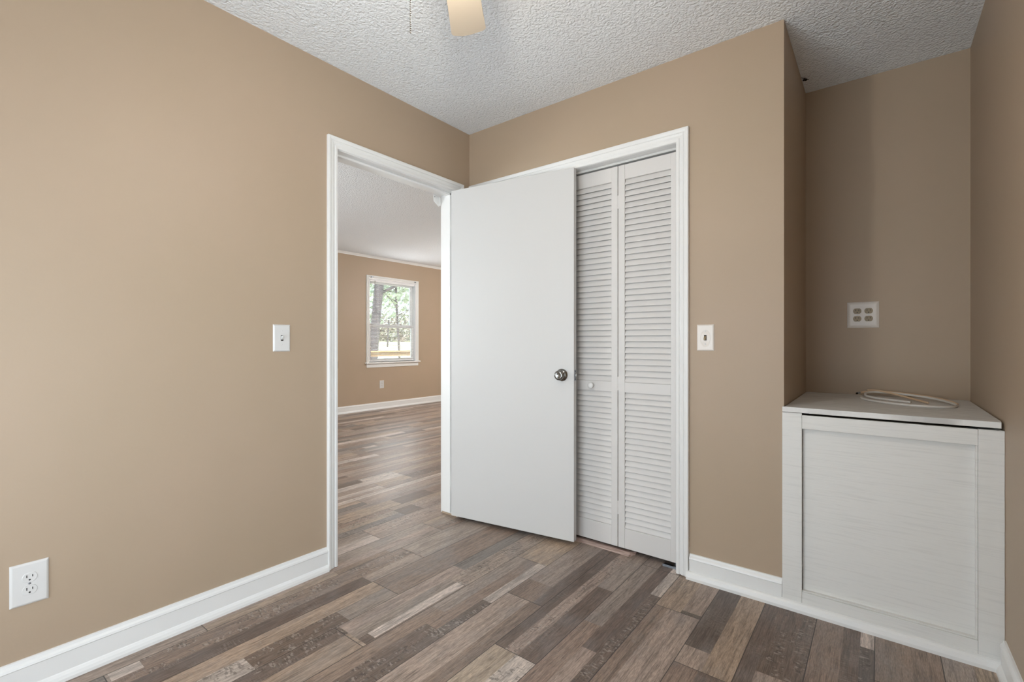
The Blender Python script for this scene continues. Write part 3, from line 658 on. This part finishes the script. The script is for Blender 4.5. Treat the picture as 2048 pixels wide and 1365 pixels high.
tree(775, 70, 9, .12, .4, 8, 4.5, 700, M_leaf2, 'distant sparse tree beyond the lawn', 4, .3)
tree(718, 55, 9, .12, .4, 7.5, 4.5, 900, M_leaf2, 'dark green tree at the left edge beyond the lawn', 5, .3)
random.seed(11)
bm = NB()
for i in range(5200):
    px = random.uniform(640, 900); t = random.uniform(84, 96); p = at(px, 686, t); p.z = gz(t) + random.random()**1.3 * 5.0
    n = Vector((random.uniform(-1, 1), random.uniform(-1, 1), random.uniform(-1, 1))).normalized(); a = n.orthogonal().normalized(); b = n.cross(a); s_ = random.uniform(.25, .6)
    bm.faces.new([bm.verts.new(p + a*s_*x + b*s_*y*.5) for x, y in ((-1, 0), (0, -.7), (1, 0), (0, .7))])
tag(build('brush', bm, M_brush), 'brown and grey brush along the far edge of the lawn', 'brush', kind='stuff')
# porch railing just outside the window
t_ = 9.0; pa = at(640, 707, t_); rl = tag(empty('porch_railing', (FX-2.0, 3.6, 0)), 'tan wooden porch railing outside the living room window', 'railing')
bm = NB(); box(bm, -.07, .07, -2.8, 2.8, .885, .922); build('top_rail', bm, M_deck, rl, bevel=.004)
bm = NB(); box(bm, -.02, .02, -2.8, 2.8, .795, .883); build('rail_board', bm, M_deck, rl, bevel=.004)
for yy in (-2.75, 2.75):
    bm = NB(); box(bm, -.045, .045, yy-.045, yy+.045, g0, .884); build('post', bm, M_deck, rl, bevel=.004)
# parked car beyond the lawn
cc = at(741, 686, 34); cc.z = gz(34)
car = tag(empty('car', cc, rz=YAW+rad(4)), 'white car with dark blue windows parked on the far lawn', 'car')
M_car = mat('white_car_paint', (215, 222, 232), .3); M_cw = mat('car_glass', (52, 66, 88), .15); M_ty = mat('tyre_rubber', (30, 30, 30), .8)
body = [(-2.1, .35), (-2.15, .75), (-1.9, .95), (-1.3, 1.0), (-.8, 1.42), (.45, 1.45), (1.0, 1.02), (1.95, .9), (2.15, .7), (2.15, .35)]
bm = NB(); rings(bm, [[Vector((x, y*(1 if z < 1.05 else .86), z)) for x, z in body] for y in (-.85, .85)]); build('body', bm, M_car, car, bevel=.05)
bm = NB(); rings(bm, [[Vector((x, y, z)) for x, z in ((-1.05, 1.03), (-.72, 1.36), (.38, 1.38), (.82, 1.03))] for y in (-.90, .90)]); build('side_windows', bm, M_cw, car)
for x in (-1.35, 1.35):
    for y in (-.86, .86):
        bm = NB(); lathe(bm, [(0, -.1), (.30, -.1), (.33, -.06), (.33, .06), (.30, .1), (0, .1)], Matrix.Translation((x, y, .33)) @ Matrix.Rotation(rad(90), 4, 'X'), 24); build('wheel', bm, M_ty, car, smooth=True, auto=40)
